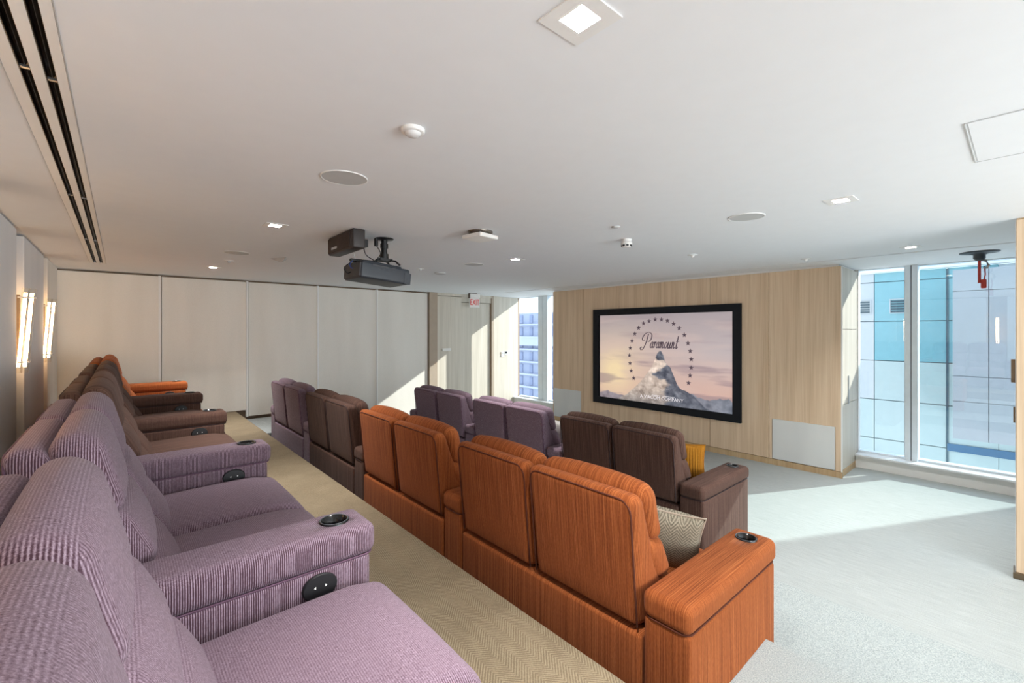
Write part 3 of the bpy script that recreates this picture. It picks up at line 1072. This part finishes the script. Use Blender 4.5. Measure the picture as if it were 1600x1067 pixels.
img = (img * .78 + gm * .22) * np.array([.99, .98, .95])
img = np.clip(img, 0, 255) / 255
lin_img = np.where(img <= .04045, img / 12.92, ((img + .055) / 1.055) ** 2.4)
vs = [(XF + .018, Y1 - u * (Y1 - Y0) + OY, Z1 - v * (Z1 - Z0) + OZ) for v in np.linspace(0, 1, NV + 1) for u in np.linspace(0, 1, NU + 1)]
fs = [(j * (NU + 1) + i, (j + 1) * (NU + 1) + i, (j + 1) * (NU + 1) + i + 1, j * (NU + 1) + i + 1) for j in range(NV) for i in range(NU)]
me = bpy.data.meshes.new('picture')
me.from_pydata(vs, [], fs)
ca = me.color_attributes.new('print', 'FLOAT_COLOR', 'POINT')
buf = np.ones((len(vs), 4), np.float32)
buf[:, :3] = lin_img.reshape(-1, 3)
ca.data.foreach_set('color', buf.ravel())
pt = NT('screen_picture')
at = pt.n('VertexColor')
at.layer_name = 'print'
pt.base(pt.mix(1.0, at.outputs[0], (.5, .5, .5), 'MULTIPLY'))
pt.l(at.outputs[0], pt.b.inputs['Emission Color'])
pt.b.inputs['Emission Strength'].default_value = .3
pt.b.inputs['Roughness'].default_value = .9
pic = link('picture', me, pt.m, t_)
MB().box(XF + .022, -.001, Y0 + OY - .03, Y1 + OY + .03, Z0 + OZ - .03, Z1 + OZ + .03).obj('backing', 'frame', t_)
XP = XF + .016


def S2(cx, cy):
    u, v = uv(cx, cy)
    return (Y1 - u * (Y1 - Y0) + OY, Z1 - v * (Z1 - Z0) + OZ)


sg = []
for i in range(10):
    rr = .047 if i % 2 == 0 else .019
    a = PI / 2 + PI * i / 5
    sg.append((0, rr * math.cos(a), rr * math.sin(a)))
sme = bpy.data.meshes.new('star')
sme.from_pydata([(0, 0, 0)] + sg, [], [(0, i + 1, (i + 1) % 10 + 1) for i in range(10)])
for (cx, cy) in ((365, 503), (352, 465), (346, 425), (343, 384), (347, 346), (356, 308), (371, 271), (391, 241), (416, 217), (445, 206), (477, 197), (510, 197),
                 (541, 203), (573, 220), (602, 243), (629, 278), (648, 321), (660, 362), (665, 405), (665, 449), (659, 489), (651, 528)):
    y, z = S2(cx, cy)
    link('star', sme, 'ink', pic, (XP, y, z))


def spline(pts, n=8):
    out = []
    for i in range(len(pts) - 1):
        a, b, c, d_ = [np.array(pts[k], float) for k in (max(i - 1, 0), i, i + 1, min(i + 2, len(pts) - 1))]
        for j in range(n):
            s = j / n
            out.append(.5 * ((2 * b) + (c - a) * s + (2 * a - 5 * b + 4 * c - d_) * s * s + (3 * b - a - 3 * c + d_) * s ** 3))
    out.append(np.array(pts[-1], float))
    return out


GLY = {
    'a': (1.0, [[(.72, .86), (.45, 1.0), (.12, .7), (.06, .25), (.28, .02), (.58, .3), (.72, .9)], [(.74, 1.0), (.66, .3), (.78, .02), (1.0, .25)]]),
    'r': (.78, [[(.0, .75), (.18, 1.0), (.25, .8), (.2, 0)], [(.22, .45), (.4, .92), (.6, 1.0), (.68, .85)]]),
    'm': (1.42, [[(.0, .8), (.14, 1.0), (.16, .6), (.12, 0)], [(.15, .55), (.36, 1.0), (.52, .85), (.48, 0)], [(.51, .55), (.74, 1.0), (.94, .85), (.9, .2), (1.05, .02), (1.3, .25)]]),
    'o': (.92, [[(.45, 1.0), (.14, .75), (.1, .25), (.35, 0), (.68, .25), (.72, .75), (.45, 1.0)]]),
    'u': (1.1, [[(.05, .9), (.14, 1.0), (.1, .3), (.26, .0), (.52, .2), (.68, .7), (.72, 1.0)], [(.72, 1.0), (.66, .3), (.78, .02), (1.0, .25)]]),
    'n': (1.05, [[(.0, .8), (.14, 1.0), (.16, .6), (.12, 0)], [(.15, .55), (.38, 1.0), (.58, .85), (.54, .2), (.68, .02), (.95, .25)]]),
    't': (.85, [[(.38, 2.0), (.3, .9), (.28, .2), (.42, .0), (.75, .3)], [(.0, 1.15), (.4, 1.1), (.85, 1.22)]]),
    'P': (2.7, [[(1.5, 2.35), (1.35, 1.4), (1.05, .4), (.6, -.25), (.02, -.38), (-.28, -.1), (.02, .12), (.3, .0)],
                [(.75, 1.35), (.1, 1.2), (-.12, 1.7), (.5, 2.35), (1.5, 2.6), (2.5, 2.25), (2.6, 1.5), (2.0, 1.05), (1.4, 1.15)]]),
}


def script_word(word, width, hgt, pen):
    g = MB()
    x = 0
    tot = sum(GLY[c][0] for c in word)
    k = width / (tot + .3)
    for ch in word:
        adv, strokes = GLY[ch]
        for st in strokes:
            P = spline(st)
            P = [np.array([(x + p[0]) * k + p[1] * hgt * .22, p[1] * hgt]) for p in P]
            L, Rr = [], []
            for i in range(len(P)):
                t = P[min(i + 1, len(P) - 1)] - P[max(i - 1, 0)]
                n_ = np.linalg.norm(t) or 1
                t = t / n_
                nn = np.array([-t[1], t[0]])
                wd = pen * (.35 + .75 * abs(t[1]))
                L.append(P[i] + nn * wd)
                Rr.append(P[i] - nn * wd)
            vs = [(p[0], p[1], 0) for p in L + Rr]
            n = len(L)
            g.add(vs, [(i, i + 1, n + i + 1, n + i) for i in range(n - 1)])
        x += adv
    return g


y0_, z0_ = S2(404, 350)
y1_, z1_ = S2(600, 346)
me = script_word('Paramount', (y0_ - y1_) * 1.0, .105, .0085).mesh('lettering')
face_minus_x(me, (XP - .001, y0_, (z0_ + z1_) / 2 + .004))
link('lettering', me, 'ink', pic)
me = text_mesh('A VIACOM COMPANY', .082, .0004)
ya, za = S2(507, 609)
face_minus_x(me, (XP - .001, ya, za))
link('lettering', me, 'inkw', pic)
ya2, za2 = S2(460, 590)
yb2, _ = S2(578, 590)
MB().box(XP - .001, XP, yb2, ya2, za2 - .003, za2 + .003).obj('rule', 'inkw', pic)

# ------------------------------------------------------------------ recliner loveseats
SW, AW = .650, .205                              # seat width, arm width
CACHE = {}


def part(col, key, build, mat_, name, parent, loc=(0, 0, 0)):
    k = (col, key)
    if k not in CACHE:
        me = build()
        me.materials.clear()
        me.materials.append(M[mat_])
        for p in me.polygons:
            p.material_index = 0
        CACHE[k] = me
    return link(name, CACHE[k], None, parent, loc)


def shell_fn(x, y, z):
    f = x / .12
    q = min(1, max(0, (z - .45) / .62))
    xb = .035 - .06 * q
    th = .085 + .21 * (1 - q) ** 1.4
    yy = (y - SW / 2) * (1 - .02 * (1 - q)) + SW / 2
    return (xb + f * th, yy, z)


def b_shell():
    return MB().cushion(0, .12, .008, SW - .008, .455, 1.03, .042, (.004, 0, .004), 8, 4, shell_fn).mesh('back_shell')


def b_shell_piping():
    pts = []
    r = .058
    a0, a1, z0, z1 = .024, SW - .024, .475, 1.013
    for (cy, cz, s0) in ((a1 - r, z1 - r, 0), (a0 + r, z1 - r, 90)):
        for k in range(6):
            a = R(s0 + 18 * k)
            pts.append((cy + r * math.cos(a), cz + r * math.sin(a)))
    pts = [(a1, z0)] + [(a1, z0 + (z1 - r - z0) * k / 4) for k in range(1, 4)] + pts + [(a0, z0 + (z1 - r - z0) * k / 4) for k in range(3, 0, -1)] + [(a0, z0)]
    P3 = []
    for (y, z) in pts:
        q = (z - .45) / .62
        P3.append((.035 - .06 * q + .004, y, z))
    return MB().tube(P3, .0042, 6).mesh('piping')


def slope(z):                                   # front line of the shell
    q = min(1, max(0, (z - .45) / .62))
    return .035 - .06 * q + .085 + .21 * (1 - q) ** 1.4


def b_head():
    def fn(x, y, z):
        n = abs(y - SW / 2) / (SW / 2)
        q = max(0, (z - .80) / .285)
        return (x + slope(z) - .022 + .03 * q - .012 * n ** 4, y, z - .014 * q * n ** 3)
    return MB().cushion(0, .125, .006, SW - .006, .79, 1.062, .062, (.010, .004, .010), 7, 4, fn).mesh('headrest_cushion')


def b_mid():
    def fn(x, y, z):
        return (x + slope(z) - .083, y, z)
    return MB().cushion(0, .175, .008, SW - .008, .60, .825, .068, (.018, .004, .0), 7, 4, fn).mesh('back_cushion')


def b_lum():
    def fn(x, y, z):
        return (x + slope(z) - .10, y, z)
    return MB().cushion(0, .18, .010, SW - .010, .425, .645, .07, (.024, .004, .0), 6, 4, fn).mesh('lumbar_cushion')


def b_seat():
    def fn(x, y, z):
        return (x, y, z + .02 * (x - .3) - (.0 if x < .78 else (x - .78) ** 2 * 1.2))
    return MB().cushion(.22, .965, .006, SW - .006, .31, .475, .06, (.012, 0, .022), 8, 4, fn).mesh('seat_cushion')


def b_foot():
    return MB().cushion(.84, .945, .008, SW - .008, .05, .335, .035, (.01, 0, .0), 5, 3).mesh('footrest')


def b_base():
    return MB().cushion(.045, .84, .006, 2 * SW - .006, .03, .445, .022, (0, 0, 0), 5, 3).mesh('base')


def b_basecut():
    g = MB().cushion(.03, .12, .004, 2 * SW - .004, .025, .45, .018, (.004, 0, 0), 6, 3)
    g.cushion(.1, .86, .01, 2 * SW - .01, .04, .31, .02)
    return g.mesh('base')


def b_arm():
    return MB().cushion(.035, .918, 0, AW, .02, .55, .022, (.0, .004, 0), 6, 3).mesh('arm')


def b_foot_leg():
    return MB().cyl((0, 0, 0), .022, 0, .035, 14, r2=.026).mesh('leg')


def b_cap():
    me = MB().cushion(.025, .940, -.004, AW + .004, .543, .655, .036, (.0, .004, .006), 8, 4).mesh('arm_cap')
    cut = MB().cyl((.82, AW / 2, 0), .046, .595, .72, 32).mesh('c')
    out = boolean(me, cut)
    return out


def b_cap_seam():
    pts = []
    r = .05
    x0, x1, y0, y1 = .022, .943, -.006, AW + .006
    for (cx, cy, s0) in ((x1 - r, y1 - r, 0), (x0 + r, y1 - r, 90), (x0 + r, y0 + r, 180), (x1 - r, y0 + r, 270)):
        for k in range(6):
            a = R(s0 + 18 * k)
            pts.append((cx + (r - .012) * math.cos(a), cy + (r - .012) * math.sin(a), .546))
    return MB().tube(pts, .004, 6, True).mesh('piping')


def b_cup():
    g = MB().lathe((.82, AW / 2, 0), [(.052, .655), (.052, .6625), (.049, .6640), (.045, .663), (.044, .615), (.042, .598), (.0005, .597)], 36)
    return g.mesh('cup_holder')


def b_cupring():
    return MB().lathe((.82, AW / 2, 0), [(.0495, .6635), (.0485, .6650), (.0470, .6646), (.0462, .663)], 36).mesh('cup_ring')


a_cx = .735


def b_ctl(side):
    def f():
        g = MB()
        y = -.002 if side < 0 else AW + .002
        prof = [(1.0, 0), (1.0, .5), (.93, 1), (0.01, 1)]
        n = 32
        vs = []
        for (rr, dd) in prof:
            for i in range(n):
                a = 2 * PI * i / n
                vs.append((a_cx + .058 * rr * math.cos(a), y + side * .01 * dd, .492 + .044 * rr * math.sin(a)))
        g.add(vs, [(j * n + i, j * n + (i + 1) % n, (j + 1) * n + (i + 1) % n, (j + 1) * n + i) for j in range(3) for i in range(n)], False)
        return g.mesh('control_button')
    return f


def b_ctlmark(side):
    def f():
        y = (-.002 if side < 0 else AW + .002) + side * .0112
        return MB().add([(a_cx - .022, y, .496), (a_cx - .015, y, .491), (a_cx - .015, y, .501), (a_cx + .022, y, .496), (a_cx + .015, y, .491), (a_cx + .015, y, .501)], [(0, 1, 2), (3, 5, 4)]).mesh('arrow_mark')
    return f


def add_arm(col, root, y0, faces):
    a = part(col, 'arm', b_arm, col, 'arm', root, (0, y0, 0))
    part(col, 'cap', b_cap, col, 'arm_cap', a)
    part(col, 'seam', b_cap_seam, col + '_piping', 'piping', a)
    part('any', 'cup', b_cup, 'blackg', 'cup_holder', a)
    part('any', 'cupring', b_cupring, 'alud', 'cup_ring', a)
    for s in faces:
        part('any', ('ctl', s), b_ctl(s), 'black', 'control_button', a)
        part('any', ('mk', s), b_ctlmark(s), 'mark', 'arrow_mark', a)


for c, rgb in (('orange', (84, 36, 14)), ('brown', (52, 36, 36)), ('lavender', (96, 70, 88))):
    M[c + '_piping'] = plain(c + '_piping', rgb, .9, 0, .1)


def loveseat(col, label, X, Y, Z, arms, group):
    """X = back plane, Y = near edge of the two seats, arms = 'near', 'far' or both"""
    t = thing('recliner_loveseat', label, 'sofa', (X, Y, Z), group=group)
    part(col, 'base', b_basecut, col, 'base', t)
    for k in range(2):
        y = SW * k
        s = part(col, 'shell', b_shell, col, 'back_shell', t, (0, y, 0))
        part(col, 'spip', b_shell_piping, col + '_piping', 'piping', s)
        part(col, 'head', b_head, col, 'headrest_cushion', t, (0, y, 0))
        part(col, 'mid', b_mid, col, 'back_cushion', t, (0, y, 0))
        part(col, 'lum', b_lum, col, 'lumbar_cushion', t, (0, y, 0))
        part(col, 'seat', b_seat, col, 'seat_cushion', t, (0, y, 0))
        part(col, 'foot', b_foot, col, 'footrest', t, (0, y, 0))
    for (lx, ly) in ((.1, .08), (.1, 2 * SW - .08), (.78, .08), (.78, 2 * SW - .08)):
        part('any', 'leg', b_foot_leg, 'rubber', 'leg', t, (lx, ly, 0))
    if 'near' in arms:
        add_arm(col, t, -AW - .004, (1,))
    if 'far' in arms:
        add_arm(col, t, 2 * SW + .004, (-1,))
    return t


PIT = 2 * SW + AW + .016
GR_ = 'two seat recliner sofas in three rows'
X3, X2, X1 = -.225, 1.597, 3.43
# back row (row three), arm on the far side of each
S3 = 1.575 - 2 * SW - .004
for k, (c, lab, ar) in enumerate((
        ('lavender', 'lavender striped two-seat recliner in the back row, nearest the camera', 'near far'),
        ('lavender', 'lavender striped two-seat recliner in the back row, second from the camera', 'far'),
        ('brown', 'brown two-seat recliner in the back row, next to the lavender ones', 'far'),
        ('brown', 'brown two-seat recliner in the back row, beside the orange one', 'far'),
        ('orange', 'orange two-seat recliner at the far end of the back row', 'far'))):
    if k < 5:
        loveseat(c, lab, X3, S3 + PIT * k, ZT, ar, GR_)
# middle row
for k, (c, lab, ar) in enumerate((
        ('orange', 'orange two-seat recliner nearest in the middle row, with a chevron pillow', 'near'),
        ('orange', 'orange two-seat recliner in the middle row, between the near orange and the brown one', 'near'),
        ('brown', 'brown two-seat recliner in the middle row, between orange and lavender', 'near'),
        ('lavender', 'lavender two-seat recliner at the far end of the middle row', 'near far'))):
    loveseat(c, lab, X2, 1.045 + PIT * k, ZB, ar, GR_)
# front row
for k, (c, lab, ar) in enumerate((
        ('brown', 'dark brown two-seat recliner nearest in the front row, with a mustard pillow', 'near'),
        ('lavender', 'lavender two-seat recliner in the middle of the front row', 'near'),
        ('lavender', 'lavender two-seat recliner at the far end of the front row', 'near far'))):
    loveseat(c, lab, X1, 1.875 + PIT * k, 0, ar, GR_)


# ------------------------------------------------------------------ throw pillows
def pillow(label, m, pip, loc, rot, size, th, ribs=0, group='throw pillows'):
    n = 64 if ribs else 20
    g = MB()
    vs, fs = [], []
    for sgn in (1, -1):
        for i in range(n + 1):
            for j in range(n + 1):
                u, v = -1 + 2 * i / n, -1 + 2 * j / n
                e = (max(0, 1 - u ** 2) * max(0, 1 - v ** 2)) ** .42
                k = 1 - .07 * (1 - abs(u) ** 3) * 0 - .10 * (1 - v * v) * abs(u) ** 4 - .0
                k2 = 1 - .10 * (1 - u * u) * abs(v) ** 4
                rb = (1 + .09 * abs(math.cos(u * PI * ribs))) if ribs else 1
                vs.append((u * size / 2 * k, sgn * th / 2 * e * rb, v * size / 2 * k2))
    for s_ in range(2):
        o = s_ * (n + 1) ** 2
        for i in range(n):
            for j in range(n):
                a = o + i * (n + 1) + j
                fs.append((a, a + 1, a + n + 2, a + n + 1))
    g.add(vs, fs, True)
    t = thing('throw_pillow', label, 'pillow', loc, group=group)
    t.rotation_euler = rot
    g.obj('cover', m, t)
    E = []
    N = 12
    for (a, b) in (((-1, -1), (1, -1)), ((1, -1), (1, 1)), ((1, 1), (-1, 1)), ((-1, 1), (-1, -1))):
        for k in range(N):
            u = a[0] + (b[0] - a[0]) * k / N
            v = a[1] + (b[1] - a[1]) * k / N
            kk = 1 - .10 * (1 - v * v) * abs(u) ** 4
            k2 = 1 - .10 * (1 - u * u) * abs(v) ** 4
            E.append((u * size / 2 * kk, 0, v * size / 2 * k2))
    MB().tube(E, .005, 6, True).obj('piping', pip, t)
    return t


pillow('grey beige chevron pillow on the near orange recliner', 'pillowg', 'taupe', (X2 + .56, 1.245, ZB + .635), (R(-20), R(-6), R(114)), .37, .17)
pillow('mustard ribbed velvet pillow on the dark brown recliner', 'mustard', 'mustard', (X1 + .53, 2.09, .68), (R(-8), R(0), R(108)), .38, .16, 8)
pillow('pale grey pillow on the middle front lavender recliner', 'pillowp', 'pillowp', (X1 + .52, 3.60, .66), (R(-12), R(0), R(92)), .38, .14)
